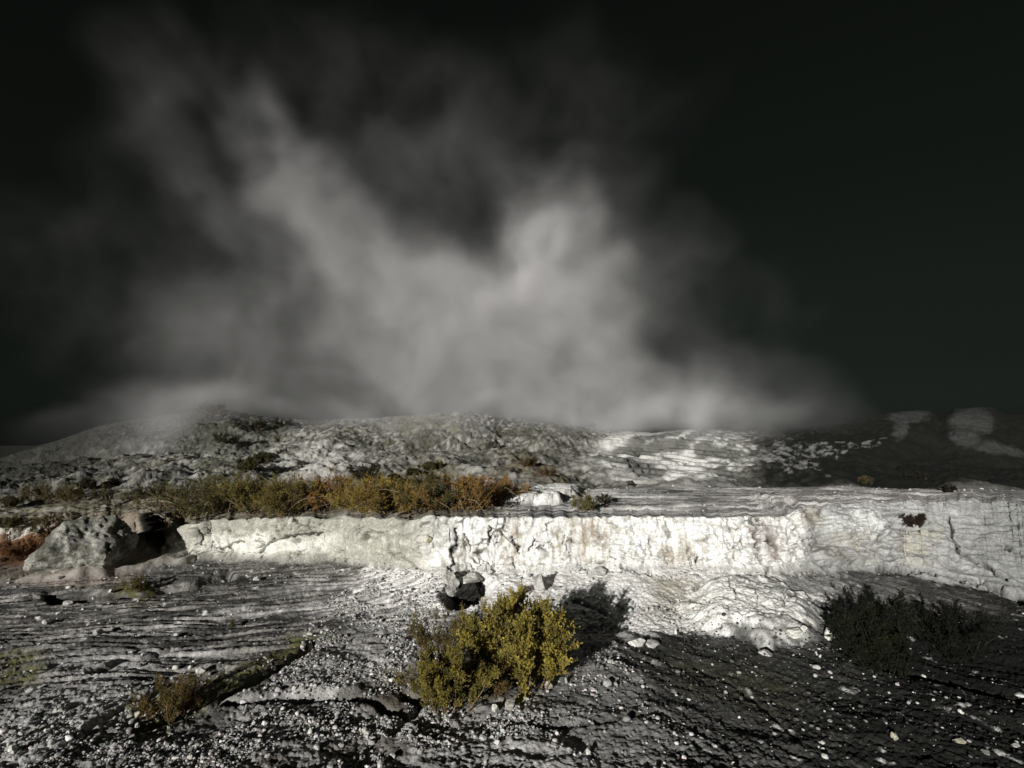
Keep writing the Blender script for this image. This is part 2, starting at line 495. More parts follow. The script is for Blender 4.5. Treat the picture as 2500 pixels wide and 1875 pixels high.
# foreground
lay(w_fg * sst(-.3, .4, n_a + .5 * n_b), (.42, .41, .40), .7)
lay(w_fg * sst(0, .35, -n_a - .4 * n_b), (.09, .088, .08), .8)
lay(w_fg * k_strat, (.10, .096, .088), .85)
lay(w_fg * k_strat * sst(.05, .33, n_s), (.42, .40, .38), .8)
lay(w_fg * k_strat * sst(.0, .25, -n_s), (.04, .04, .036), .85)
lay(w_fg * k_strat * sst(.10, .32, n_s2), (.42, .40, .375), .6)
lay(w_fg * k_strat * sst(.05, .3, -n_s2), (.03, .03, .027), .7)
for c_ in [(120, 1735, 230, 70, -28), (160, 1790, 180, 40, -24), (300, 1612, 260, 16, -6), (560, 1500, 200, 8, -6), (250, 1545, 200, 8, -4), (840, 1420, 150, 16, -4), (880, 1470, 170, 22, -4), (1210, 1830, 260, 60, 10), (1420, 1800, 200, 70, 12), (60, 1600, 110, 8, -4), (850, 1640, 160, 40, -20), (950, 1550, 160, 50, -20), (1560, 1590, 110, 30, 30)]:
    lay(w_fg * patch(*c_, .6) * (.55 + .45 * sst(-.3, .3, n_b)), (.62, .61, .60), .8)
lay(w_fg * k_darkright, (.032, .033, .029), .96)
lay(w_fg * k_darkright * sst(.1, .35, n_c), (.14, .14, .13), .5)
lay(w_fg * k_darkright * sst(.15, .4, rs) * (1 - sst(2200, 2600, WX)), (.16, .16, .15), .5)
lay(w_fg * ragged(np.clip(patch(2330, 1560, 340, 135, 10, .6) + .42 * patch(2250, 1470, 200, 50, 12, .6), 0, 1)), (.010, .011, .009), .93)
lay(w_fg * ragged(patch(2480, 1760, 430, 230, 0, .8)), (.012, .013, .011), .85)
lay(w_fg * patch(1680, 1840, 330, 110, 20, .6), (.15, .15, .145), .75)
k_ap2 = ragged(np.clip(k_apron + patch(1350, 1440, 400, 78, 4, .5) + patch(1690, 1475, 290, 62, 6, .5), 0, 1))
lay(w_fg * k_ap2, (.88, .87, .85), .95)
lay(w_fg * k_ap2 * sst(.08, .35, fbm2(Xg * 3, Yg * 12, 4, 86)), (.40, .39, .37), .6)
lay(w_fg * patch(1030, 1435, 120, 40, 0, .6), (.75, .74, .72), .8)
lay(w_fg * patch(1650, 1455, 70, 50, 20, .4), (.42, .38, .30), .8)
lay(w_fg * patch(1700, 1470, 120, 50, 0, .6), (.55, .54, .5), .5)
lay(w_fg * k_domec, (.8, .8, .77), .95)
lay(w_fg * k_dome * (1 - sst(.03, .13, f2 - f1)) * sst(-.2, .1, n_a), (.07, .065, .055), .8)  # shade painted into the cracks between the lobes
lay(w_fg * patch(1900, 1470, 150, 22, 14, .5) * sst(-.05, .15, n_b), (.06, .058, .05), .8)
lay(w_fg * patch(1980, 1420, 60, 20, 0, .3), (.12, .13, .12), .9)
lay(w_fg * patch(2200, 1440, 230, 30, 12, .6) * (.35 + .65 * sst(-.2, .25, rs)), (.20, .195, .185), .8)
lay(w_fg * patch(2060, 1450, 150, 30, 15, .5) * (.5 + .5 * sst(-.2, .2, rs)), (.38, .37, .36), .8)
lay(w_fg * k_green * sst(-.35, .1, n_b), (.12, .115, .03), .85)
lay(w_fg * patch(640, 1840, 320, 70, -5, .5) * sst(-.1, .4, -n_a), (.12, .08, .05), .6)
lay(w_fg * patch(1100, 1660, 230, 60, -5, .5), (.11, .09, .06), .7)
# left flank
kl = w_wall * (1 - sst(400, 450, WX))
lay(w_wall, (.46, .455, .43), 1)
lay(kl, (.24, .20, .16), .9)
lay(patch(60, 1345, 130, 50, 0, .4) * (ZN > 2.6), (.20, .10, .045), .9)
lay(patch(250, 1240, 260, 32, 0, .5) * (ZN > 2.6), (.12, .10, .045), .85)
lay(patch(60, 1310, 60, 16, 0, .4), (.7, .68, .62), .7)
lay(w_fg * patch(160, 1400, 190, 26, -4, .5), (.34, .28, .25), .7)
# face colours
lay(w_wall * sst(400, 460, WX) * (1 - sst(1040, 1110, WX)), (.36, .355, .305), 1)
lay(k_left * sst(430, 480, WX) * sst(-.05, .5, -fbm2(face_u * 1.5, face_v * 3, 4, 91)), (.30, .30, .27), .7)
lay(k_left * sst(430, 480, WX) * patch(640, 1335, 190, 26, 0, .5), (.82, .81, .75), .8)
lay(k_center, (.84, .84, .815), 1)
lay(k_center * sst(.08, .30, fbm2(face_u * 4.2, face_v * 4.5, 5, 94)), (.42, .41, .375), .75)
lay(k_right, (.32, .325, .32), 1)  # grey silica, its tone also carrying painted dimming toward the right
lay(k_right * sst(.0, .3, fbm2(face_u * 3, face_v * 9, 4, 92)), (.46, .465, .46), .6)
lay(k_right * patch(2080, 1290, 85, 50, 0, .4), (.60, .61, .60), .9)
lay(k_right * patch(1970, 1265, 50, 30, 0, .4), (.40, .36, .29), .8)
lay(k_right * patch(2060, 1345, 60, 40, 0, .6) * sst(-.3, .2, n_b), (.33, .30, .25), .7)
lay(k_right * patch(2230, 1335, 70, 45, 0, .6) * sst(-.3, .2, n_b), (.40, .375, .30), .7)
lay(k_right * sst(.05, .4, -wave), (.16, .16, .155), .6)
lay(k_right * sst(2200, 2560, WX), (.19, .195, .19), .8)  # dimming toward the right end, painted into the wall
streak = sst(-.15, .25, fbm2(face_u * 5, face_v * 1.0, 4, 93))
for (cx, cy, rx, ry) in [(1250, 1325, 26, 55), (1420, 1330, 60, 60), (1445, 1290, 55, 28), (1860, 1310, 32, 38), (1850, 1365, 12, 60), (1890, 1350, 22, 30), (1660, 1350, 42, 45), (1140, 1340, 24, 26)]:
    lay(w_wall * patch(cx, cy, rx, ry, 0, .7, WXs + Wc * 60, WYs) * (.30 + .70 * streak) * sst(-.55, -.05, n_b), (.33, .285, .22) if cx < 1800 else (.20, .16, .15), .92)
lay(k_center * sst(.45, .75, (1 - pil)), (.35, .33, .30), .5)  # crevices between the pillows greyed as painted shade
lay(k_left * sst(430, 480, WX) * sst(.12, .34, fbm2(face_u * 7, face_v * 7, 3, 99)), (.60, .59, .52), .6)
lay(AC, (.06, .055, .045), .85)  # crack shade painted in, as the frontal sun leaves little
lay(CR, (.035, .033, .028), .92)  # painted shade along the carved creases
lay(patch(382, 1295, 24, 58, 0, .3, WXs, WYs), (.012, .012, .01), .97)  # shade of the gap beside the boulder, painted near black
lay(HOL, (.05, .048, .042), .9)  # painted shade inside the hollow
lay(w_fg * GUM, (.05, .048, .04), .75)  # gully shadow painted along the grooves
# terrace top
bt = fbm2(Xg * 0.5, Yg * 5.5, 5, 95)
lay(w_top, (.44, .43, .42), 1)
lay(w_top * sst(.0, .3, bt), (.78, .77, .75), .8)
lay(w_top * sst(.05, .28, -bt), (.07, .068, .065), .85)
lay(w_top * sst(1700, 2000, WX) * sst(-.2, .2, -bt), (.34, .32, .31), .7)
lay(w_top * patch(1330, 1213, 95, 14, -6, .4), (.85, .85, .83), .9)
lay(w_top * patch(1560, 1240, 160, 16, 0, .5) * sst(-.1, .2, -bt), (.12, .12, .12), .7)
lay(w_top * (1 - sst(1150, 1300, WX)), (.10, .085, .05), .85)
lay(w_top * (1 - sst(330, 480, WX)) * sst(-.1, .25, -n_b), (.045, .045, .022), .9)
lay(w_top * (1 - sst(200, 380, WX)) * sst(.1, .35, n_a), (.30, .29, .26), .7)
lay(w_top * sst(2200, 2500, WX), (.10, .10, .098), .6)  # right end of the top dimmed by painted colour too
# mounds
lay(w_m, (.23, .225, .205), 1)
mg = fbm2(Xg * 3.2, Yg * 2.2, 4, 75)
lay(w_m * sst(-.1, .35, -mf - mb * .5), (.085, .085, .072), .8)
lay(w_m * sst(.05, .4, mf), (.38, .37, .345), .6)
lay(w_m * sst(.08, .25, mg), (.40, .39, .36), .6)
lay(w_m * sst(.05, .22, -mg), (.055, .055, .045), .75)
lay(w_m * sst(.1, .45, fbm2(Xg * .7, Yg * .7, 4, 97)), (.10, .095, .045), .55)
lay(w_m * patch(560, 1060, 100, 80, 10, .5) * sst(-.2, .2, mf), (.09, .10, .07), .75)
lay(w_m * np.clip(patch(170, 1085, 260, 42, -8, .5) + patch(120, 1150, 240, 22, 0, .5) * .7, 0, 1) * sst(-.15, .12, fbm2(Xg * .5, Yg * 1.1, 4, 76)), (.06, .058, .03), .85)
lay(w_m * sst(.02, .22, fbm2(Xg * .45, Yg * .55, 4, 77)) * (1 - k_out), (.075, .075, .055), .7)
lay(w_m * patch(950, 1140, 330, 34, 4, .6) * sst(-.2, .2, mf), (.42, .41, .38), .6)
lay(w_m * patch(780, 1130, 90, 45, 0, .5), (.60, .59, .56), .6)
lay(w_m * patch(1010, 1030, 80, 22, 0, .5), (.16, .15, .11), .8)
lay(w_m * patch(1060, 1155, 60, 30, 0, .6), (.14, .12, .06), .6)
lay(w_m * patch(1300, 1150, 80, 26, 15, .6), (.16, .13, .07), .6)
lay(w_m * k_out, (.80, .80, .77), .95)
for c_ in [(1600, 1066, 75, 9, -12), (1560, 1092, 80, 11, -4), (1640, 1088, 50, 14, 5), (1585, 1110, 60, 14, 12), (1580, 1146, 50, 15, 0), (1690, 1066, 60, 9, -28), (1720, 1095, 30, 26, -20), (1770, 1110, 40, 20, 10), (1500, 1125, 60, 14, 8), (1760, 1150, 60, 10, 4)]:
    lay(w_m * patch(*c_, .25, WXs, WYs), (.17, .17, .155), .92)
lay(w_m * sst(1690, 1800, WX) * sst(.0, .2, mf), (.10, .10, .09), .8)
lay(w_m * sst(1800, 1900, WX), (.008, .009, .007), .99)  # near black paints in the lack of light on the right mounds
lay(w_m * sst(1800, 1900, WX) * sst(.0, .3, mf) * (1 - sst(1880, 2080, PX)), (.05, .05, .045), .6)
for c_ in [(1910, 1100, 40, 16, 10), (1985, 1095, 28, 12, 0), (1950, 1145, 60, 10, 12), (2040, 1100, 26, 8, 0), (1880, 1120, 70, 9, -8), (2110, 1085, 30, 8, 0)]:
    lay(w_m * patch(*c_, .35) * sst(-.2, .1, mf), (.30, .30, .29), .7)
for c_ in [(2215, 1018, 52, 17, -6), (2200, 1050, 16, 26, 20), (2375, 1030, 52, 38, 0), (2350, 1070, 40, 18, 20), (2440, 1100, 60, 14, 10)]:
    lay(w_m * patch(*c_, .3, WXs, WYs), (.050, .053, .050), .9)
lay(w_m * (1 - sst(120, 560, WX + 2.6 * (WY - 1100))), (.02, .021, .017), .93)  # left flank fades out, its missing light painted as dark ground
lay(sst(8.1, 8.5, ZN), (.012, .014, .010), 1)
A *= (1 + .22 * n_b)[..., None]
A = np.clip(A, .006, .9)

idx = np.arange(NR * NC).reshape(NR, NC)
faces = np.stack([idx[:-1, :-1], idx[:-1, 1:], idx[1:, 1:], idx[1:, :-1]], -1).reshape(-1, 4)
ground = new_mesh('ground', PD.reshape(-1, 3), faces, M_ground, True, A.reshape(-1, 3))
tag(ground, kind='structure')
# ground carrying on round and behind the viewpoint
m_base = bpy.data.materials.new('dark earth')
nt, b = nodes_of(m_base); b.inputs['Base Color'].default_value = (.02, .021, .017, 1); b.inputs['Roughness'].default_value = .95
bv = [(-3500, -3500, -26), (3500, -3500, -26), (3500, 3500, -26), (-3500, 3500, -26), (-60, -60, -.6), (60, -60, -.6), (60, 3, -.6), (-60, 3, -.6)]
base = new_mesh('terrain', np.array(bv), np.array([[0, 1, 5, 4], [1, 2, 6, 5], [2, 3, 7, 6], [3, 0, 4, 7], [4, 5, 6, 7]]), m_base, False)
tag(base, kind='structure')

GPX, GPY = project(PD[..., 0], PD[..., 1], PD[..., 2])
def on_ground(px, py, zmin=0.0, zmax=9.0):
    """the terrain point that shows at (px, py)"""
    d = (GPX - px) ** 2 + (GPY - py) ** 2 + np.where((ZN < zmin) | (ZN > zmax), 1e9, 0)
    i = np.argmin(d)
    return PD.reshape(-1, 3)[i].copy()

# ------------------------------------------------------------------ stones
rng = np.random.default_rng(7)
def ico():
    t = (1 + 5 ** .5) / 2
    v = np.array([(-1, t, 0), (1, t, 0), (-1, -t, 0), (1, -t, 0), (0, -1, t), (0, 1, t), (0, -1, -t), (0, 1, -t), (t, 0, -1), (t, 0, 1), (-t, 0, -1), (-t, 0, 1)], float)
    f = np.array([(0, 11, 5), (0, 5, 1), (0, 1, 7), (0, 7, 10), (0, 10, 11), (1, 5, 9), (5, 11, 4), (11, 10, 2), (10, 7, 6), (7, 1, 8), (3, 9, 4), (3, 4, 2), (3, 2, 6), (3, 6, 8), (3, 8, 9), (4, 9, 5), (2, 4, 11), (6, 2, 10), (8, 6, 7), (9, 8, 1)])
    return v / np.linalg.norm(v[0]), f
def subdiv(v, f):
    v = list(map(tuple, v)); cache = {}; nf = []
    def mid(a, b):
        k = (min(a, b), max(a, b))
        if k not in cache:
            p = (np.array(v[a]) + np.array(v[b])) / 2; p /= np.linalg.norm(p)
            v.append(tuple(p)); cache[k] = len(v) - 1
        return cache[k]
    for a, b, c in f:
        ab, bc, ca = mid(a, b), mid(b, c), mid(c, a)
        nf += [(a, ab, ca), (b, bc, ab), (c, ca, bc), (ab, bc, ca)]
    return np.array(v), np.array(nf)
I0 = ico(); I1 = subdiv(*I0); I2 = subdiv(*I1); I3 = subdiv(*I2); I4 = subdiv(*I3); I5 = subdiv(*I4)

def n3(p, s, seed):
    return (fbm2(p[:, 0] * s + p[:, 2] * s * .7, p[:, 1] * s - p[:, 2] * s * .6, 3, seed) + fbm2(p[:, 2] * s + 9, p[:, 0] * s * .8 + p[:, 1] * s * .5, 3, seed + 3)) * .6

def facet(v, seed, n=9, depth=(.55, .85)):
    """chop a ball by random planes, so that it reads as broken stone"""
    r = np.random.default_rng(seed)
    v = v.copy()
    for _ in range(n):
        d = r.normal(size=3); d /= np.linalg.norm(d); k = r.uniform(*depth)
        t = v @ d
        m = t > k
        v[m] -= np.outer(t[m] - k, d) * .92
    return v

def make_rock(name, label, cat, centre, size, colour, seed, lvl=I4, rough=.12, rot=0.0, group=None, facets=9, colour2=None, sink=.25, taper=0.0, shear=0.0):
    v, f = lvl
    v = facet(v, seed, facets)
    v = v * (1 + n3(v, 1.6, seed)[:, None] * rough * 1.6 + n3(v, 5, seed + 1)[:, None] * rough * .6 + (n3(v, 13, seed + 2)[:, None] * rough * .35 if len(v) > 2000 else 0))
    if taper:
        s = 1 - taper * np.clip((v[:, 2] + 1) / 2, 0, 1)
        v[:, 0] *= s; v[:, 1] *= s
    v[:, 0] += shear * v[:, 2]
    c, s = math.cos(rot), math.sin(rot)
    w = v * np.array(size) / 2
    w = np.stack([w[:, 0] * c - w[:, 1] * s, w[:, 0] * s + w[:, 1] * c, w[:, 2]], 1)
    w[:, 2] += size[2] * (.5 - sink)
    k = sst(-.2, .3, n3(v, 2.2, seed + 7))[:, None]
    c1 = np.array(colour, float); c2 = np.array(colour2 if colour2 else [x * .55 for x in colour], float)
    cols = c1 * (1 - k) + c2 * k
    o = new_mesh(name, w, f, M_rock if max(size) > .35 else M_stone, len(v) > 1000, cols)
    o.location = centre
    tag(o, label, cat, group)
    return o

# gravel: small loose stones nobody could count, one object
area = np.zeros(PX.shape)
e1 = PD[1:, :-1] - PD[:-1, :-1]; e2 = PD[:-1, 1:] - PD[:-1, :-1]
area[:-1, :-1] = np.linalg.norm(np.cross(e1, e2), axis=-1)
vis = (PX > -120) & (PX < 2620) & (ZN > .5)
dens = np.zeros(PX.shape)
fgm = (ZN < 3.0) & vis
dens += fgm * 14.0
def dadd(c_, d, n=None): 
    global dens
    dens = dens + fgm * patch(*c_, .45) * d * (1 if n is None else n)
cl = sst(-.15, .25, fbm2(Xg * 1.6, Yg * 1.6, 4, 101))
dadd((560, 1840, 620, 95, -8), 2600, cl); dadd((250, 1760, 420, 70, -14), 420, cl)
dadd((930, 1570, 230, 110, -20), 1500, cl); dadd((1080, 1770, 260, 60, -6), 1600, cl); dadd((1050, 1440, 130, 40, 0), 800, cl)
dadd((1000, 1480, 160, 50, 0), 700, cl); dadd((1490, 1650, 120, 70, 30), 420, cl)
dadd((1950, 1640, 560, 130, 14), 70); dadd((2000, 1780, 700, 120, 10), 60)
dadd((1850, 1530, 300, 50, 10), 700, cl); dadd((1500, 1400, 520, 16, 0), 260, cl); dadd((1120, 1400, 180, 18, 0), 600); dadd((1150, 1850, 500, 60, 0), 260, cl)
dens *= (1 - .8 * k_dome) * (1 - .75 * patch(1330, 1435, 330, 40, 0, .4))
dens_top = (ZN > 4.05) & (ZN < 5) & vis & (PX > 1150)
dens += dens_top * 7.0
p_ = (area * dens).ravel()
NST = int(min(p_.sum(), 70000))
pick = rng.choice(len(p_), NST, p=p_ / p_.sum())
print('gravel stones', NST)
base_pts = PD.reshape(-1, 3)[pick] + np.stack([rng.uniform(-.012, .012, NST), rng.uniform(-.012, .012, NST), np.zeros(NST)], 1)
sz = np.exp(rng.normal(math.log(.0115), .5, NST)).clip(.005, .045)
sz = sz * (1 - .28 * (dens.ravel()[pick] > 900))
sz = sz * (1 + .035 * np.clip(base_pts[:, 1] - 6, 0, 20))
variants = []
for s_ in range(14):
    v, f = I1
    v = facet(v, 500 + s_, 7, (.5, .8))
    variants.append(v)
gv, gf, gc = [], [], []
var_i = rng.integers(0, 14, NST)
bright = rng.beta(1.8, 2.0, NST) * .72 + .05
dk = k_darkright.ravel()[pick]
bright = np.where((rng.random(NST) < .72 * dk), bright * .18, bright)
sz = sz * (1 - .3 * dk)
nv = 42
for k in range(14):
    m = np.where(var_i == k)[0]
    if not len(m): continue
    v = variants[k]
    s = sz[m][:, None] * rng.uniform(.7, 1.35, (len(m), 3)); s[:, 2] *= .75
    a = rng.uniform(0, 6.283, len(m)); c, s2 = np.cos(a)[:, None], np.sin(a)[:, None]
    w = v[None] * s[:, None, :]
    x = w[..., 0] * c - w[..., 1] * s2; y = w[..., 0] * s2 + w[..., 1] * c
    w = np.stack([x, y, w[..., 2]], -1) + base_pts[m][:, None, :] + np.array([0, 0, 1])[None, None] * (s[:, 2] * .45)[:, None, None]
    off = sum(len(q) for q in gv)
    gv.append(w.reshape(-1, 3))
    gf.append((I1[1][None] + (np.arange(len(m)) * nv)[:, None, None] + off).reshape(-1, 3))
    cc = bright[m][:, None] * np.array([1, .985, .95])[None] * rng.uniform(.93, 1.05, (len(m), 3))
    gc.append(np.repeat(cc, nv, 0))
gravel = new_mesh('gravel', np.concatenate(gv), np.concatenate(gf), M_stone, False, np.concatenate(gc))
tag(gravel, 'loose pale and grey gravel strewn over the dark crusted ground', 'gravel', kind='stuff')

# single stones and boulders
WHT = (.72, .71, .66); GRY = (.36, .35, .33); CRM = (.6, .57, .48)
def stone_at(px, py, w, h, colour, label, seed, cat='stone', name='stone', group=None, **kw):
    p = on_ground(px, py)
    m = p[1] / F
    if px > 1900 and py > 1620: w *= .75; h *= .75
    return make_rock(name, label, cat, tuple(p), (w * m, w * m * .8, h * m), colour, seed, lvl=kw.pop('lvl', I3), rot=(seed * 1.7) % 6.28, group=group, **kw)

rock = make_rock('boulder', 'huge grey weathered boulder at the left edge in front of the dark gap', 'boulder', tuple(at(205, 1400, 11.8)), (2.45, 1.9, 1.68), (.33, .325, .29), 14, lvl=I5, rough=.20, rot=.0, facets=16, colour2=(.11, .11, .09), sink=.22, taper=.25, shear=.12)
stone_at(1148, 1466, 108, 76, (.035, .033, .03), 'boulder painted near-black for the shade of the hollow below the white face', 21, 'boulder', 'boulder', lvl=I5, rough=.3, colour2=(.012, .012, .011))  # near-black tone stands in for the cavity's shade
stone_at(1098, 1440, 50, 58, (.42, .41, .38), 'grey upright boulder on the left rim of the dark hollow', 22, 'boulder', 'boulder', lvl=I4, rough=.15)
stone_at(1150, 1418, 96, 30, (.62, .61, .57), 'pale slab leaning over the top of the dark hollow', 23, 'boulder', 'boulder', lvl=I4)
stone_at(1282, 1445, 30, 26, (.14, .13, .12), 'small round dark stone just behind the top of the bright olive shrub', 24, lvl=I4)
stone_at(1320, 1438, 44, 44, (.46, .45, .42), 'grey knob of stone on the white apron right of the dark hollow', 25, 'boulder', 'boulder', lvl=I4, rough=.18)
stone_at(1468, 1402, 40, 24, (.5, .5, .47), 'grey stone at the foot of the white face inside the shrub shadow', 26)
stone_at(2023, 1560, 24, 40, (.8, .8, .72), 'tall pointed white stone standing beside the dark shrub at right', 31, taper=.85, facets=5, sink=.08)
stone_at(1940, 1550, 44, 26, WHT, 'rounded white stone below the pale dome', 32)
stone_at(1962, 1540, 18, 14, WHT, 'little white stone resting right behind the rounded white one', 33)
stone_at(757, 1586, 20, 24, (.8, .8, .74), 'bright pointed white stone at the top end of the mossy bank', 34, taper=.5, sink=.1)
stone_at(492, 1640, 24, 14, WHT, 'white stone above the dry shrub, widest of three in a row', 35)
stone_at(465, 1632, 12, 9, WHT, 'tiny white stone in the middle of the row above the dry shrub', 36)
stone_at(428, 1636, 14, 12, WHT, 'small white stone at the left end of the row above the dry shrub', 37)
stone_at(362, 1748, 24, 20, WHT, 'white stone at the lower left of the dry brown shrub', 38)
stone_at(668, 1636, 16, 12, CRM, 'cream pebble on the far side of the dark gully', 39)
stone_at(1207, 1735, 24, 18, WHT, 'white block in the row of stones below the olive shrubs', 40)
stone_at(1246, 1724, 34, 22, (.45, .43, .38), 'flat brownish stone at the right end of the row below the olive shrubs', 41)
stone_at(1338, 1676, 30, 24, (.42, .40, .34), 'grey stone where the long dark shrub shadow begins', 42)
stone_at(1485, 1672, 28, 16, (.45, .44, .42), 'flat grey stone right of the shrub shadow', 43)
stone_at(1555, 1575, 46, 22, (.75, .74, .7), 'long white slab beside the right edge of the shrub shadow', 44)
stone_at(1592, 1576, 44, 14, (.7, .69, .66), 'thin white slab next to the long one beside the shrub shadow', 45)
stone_at(1649, 1548, 9, 14, (.8, .8, .76), 'tiny pointed white stone right of the two slabs', 46, taper=.6)
stone_at(1435, 1842, 14, 18, WHT, 'small white stone near the bottom centre of the picture', 47)
stone_at(1792, 1867, 12, 10, WHT, 'white pebble at the bottom edge right of centre', 48)
stone_at(2008, 1815, 18, 10, WHT, 'flat white pebble above a pair of pebbles on the dark ground', 49)
stone_at(2010, 1830, 12, 8, WHT, 'right one of a pair of white pebbles on the dark ground', 50)
stone_at(2000, 1824, 7, 6, WHT, 'left one of a pair of white pebbles on the dark ground', 51)
stone_at(2185, 1802, 28, 24, (.5, .49, .38), 'cream pitted stone on the dark ground at lower right', 52)
stone_at(2346, 1741, 18, 14, (.75, .74, .64), 'bright cream stone below the grey one at far right', 53)
stone_at(2361, 1722, 20, 12, (.3, .3, .28), 'grey stone just above the bright cream one at far right', 54)
stone_at(2342, 1703, 10, 6, WHT, 'small white chip above the grey stone at far right', 55)
stone_at(2490, 1698, 34, 9, (.85, .86, .84), 'long bright white splinter at the right edge of the picture', 56)
stone_at(2255, 1652, 14, 9, WHT, 'white pebble right of the foot of the dark shrub', 57)
stone_at(2163, 1653, 14, 9, WHT, 'white pebble directly below the dark shrub', 58)
stone_at(2345, 1812, 32, 17, (.36, .34, .27), 'broad brownish stone in the lower right corner', 59)
stone_at(2405, 1838, 32, 12, (.28, .28, .25), 'flat grey stone right of the broad brownish one', 60)
stone_at(2480, 1820, 26, 14, (.4, .4, .37), 'grey stone against the right edge near the corner', 61)
stone_at(2222, 1540, 26, 16, (.45, .44, .36), 'pale stone lit in the dark patch right of the dark shrub', 62)
stone_at(1995, 1632, 26, 14, (.6, .59, .55), 'pale stone at the lower end of the rubble below the dome', 63)
stone_at(1868, 1598, 40, 14, (.62, .61, .58), 'flat pale stone below the dark notch under the dome', 64)
stone_at(1040, 1322, 22, 18, (.66, .62, .48), 'cream knob of stone stuck high in the grey part of the face', 65)
stone_at(110, 1522, 16, 12, WHT, 'white stone at the far left on the layered beds', 66)
stone_at(240, 1545, 30, 12, (.6, .58, .52), 'pale lump lying on the layered beds at left', 67)
stone_at(270, 1446, 14, 10, WHT, 'bright white stone in the black lens shaped hollow', 68)
stone_at(628, 1415, 18, 12, WHT, 'white stone below the grey end of the terrace face', 69)
stone_at(430, 1552, 14, 8, WHT, 'white pebble in the middle of the layered beds', 70)
stone_at(75, 1688, 24, 11, WHT, 'white flat stone on the pale drift at the left edge', 71)
stone_at(30, 1835, 24, 20, WHT, 'rounded white stone in the bottom left corner', 72)
stone_at(335, 1748, 18, 14, CRM, 'cream stone left of the white one under the dry shrub', 73)
stone_at(168, 1448 + 26, 26, 12, (.55, .54, .5), 'pale pebble below the left end of the black hollow', 74)
# scattered pebbles, told apart by their order from the left
ORD = ['leftmost', 'second', 'third', 'fourth', 'fifth', 'sixth', 'seventh', 'eighth', 'ninth', 'tenth', 'eleventh', 'rightmost']
def pebble_row(x0, x1, y0, y1, s0, s1, words, group, seed):
    xs = np.linspace(x0, x1, 12) + rng.uniform(-26, 26, 12)
    for k in range(12):
        s_ = rng.uniform(s0, s1)
        lab = ('%s white pebble ' % ORD[k] if k in (0, 11) else '%s white pebble from the left ' % ORD[k]) + words
        stone_at(xs[k], rng.uniform(y0, y1), s_ * 1.2, s_ * .85, np.array(WHT) * rng.uniform(.6, 1.0), lab, seed + k, 'stone', 'pebble', group=group, lvl=I2, sink=.38)
pebble_row(1600, 2460, 1690, 1868, 7, 12, 'in the loose scatter on the dark lower right ground', 'white pebbles on the dark ground at lower right', 200)
pebble_row(40, 1040, 1800, 1866, 11, 17, 'among the larger ones in the lower left gravel', 'white pebbles in the gravel at lower left', 300)

# ------------------------------------------------------------------ shrubs
def strands(paths, radii, sides=3):
    """tapering tubes along polylines: paths (n,k,3), radii (n,)"""
    n, k, _ = paths.shape
    t = np.gradient(paths, axis=1)
    t /= np.maximum(np.linalg.norm(t, axis=-1, keepdims=True), 1e-9)
    ref = np.array([.3, .2, 1.0]); ref /= np.linalg.norm(ref)
    s = np.cross(t, ref); s /= np.maximum(np.linalg.norm(s, axis=-1, keepdims=True), 1e-6)
    u = np.cross(t, s)
    taper = np.linspace(1, .25, k)[None, :, None]
    rings = []
    for j in range(sides):
        a = 2 * math.pi * j / sides
        rings.append(paths + (s * math.cos(a) + u * math.sin(a)) * radii[:, None, None] * taper)
    V = np.stack(rings, 2)                                    # n,k,sides,3
    idx = np.arange(n * k * sides).reshape(n, k, sides)
    fs = []
    for j in range(sides):
        j2 = (j + 1) % sides
        fs.append(np.stack([idx[:, :-1, j], idx[:, :-1, j2], idx[:, 1:, j2], idx[:, 1:, j]], -1).reshape(-1, 4))
    return V.reshape(-1, 3), np.concatenate(fs)

def grow(starts, dirs, lens, k, r, bend=.35, up=.25):
    """wandering polylines"""
    n = len(starts)
    P_ = np.zeros((n, k, 3)); P_[:, 0] = starts
    d = dirs.copy()
    st = (lens / (k - 1))[:, None]
    for i in range(1, k):
        d = d + r.normal(size=(n, 3)) * bend * .35 + np.array([0, 0, up]) * .3
        d /= np.linalg.norm(d, axis=1, keepdims=True)
        P_[:, i] = P_[:, i - 1] + d * st
    return P_

def rand_on(paths, m, r, lo=.25, hi=1.0):
    """m random points per path with their tangents"""
    n, k, _ = paths.shape
    t = r.uniform(lo, hi, (n, m)) * (k - 1)
    i = np.minimum(t.astype(int), k - 2); f = (t - i)[..., None]
    a = np.take_along_axis(paths, i[..., None].repeat(3, -1), 1)
    b = np.take_along_axis(paths, (i + 1)[..., None].repeat(3, -1), 1)
    tan = b - a
    tan /= np.maximum(np.linalg.norm(tan, axis=-1, keepdims=True), 1e-9)
    return (a + (b - a) * f).reshape(-1, 3), tan.reshape(-1, 3)

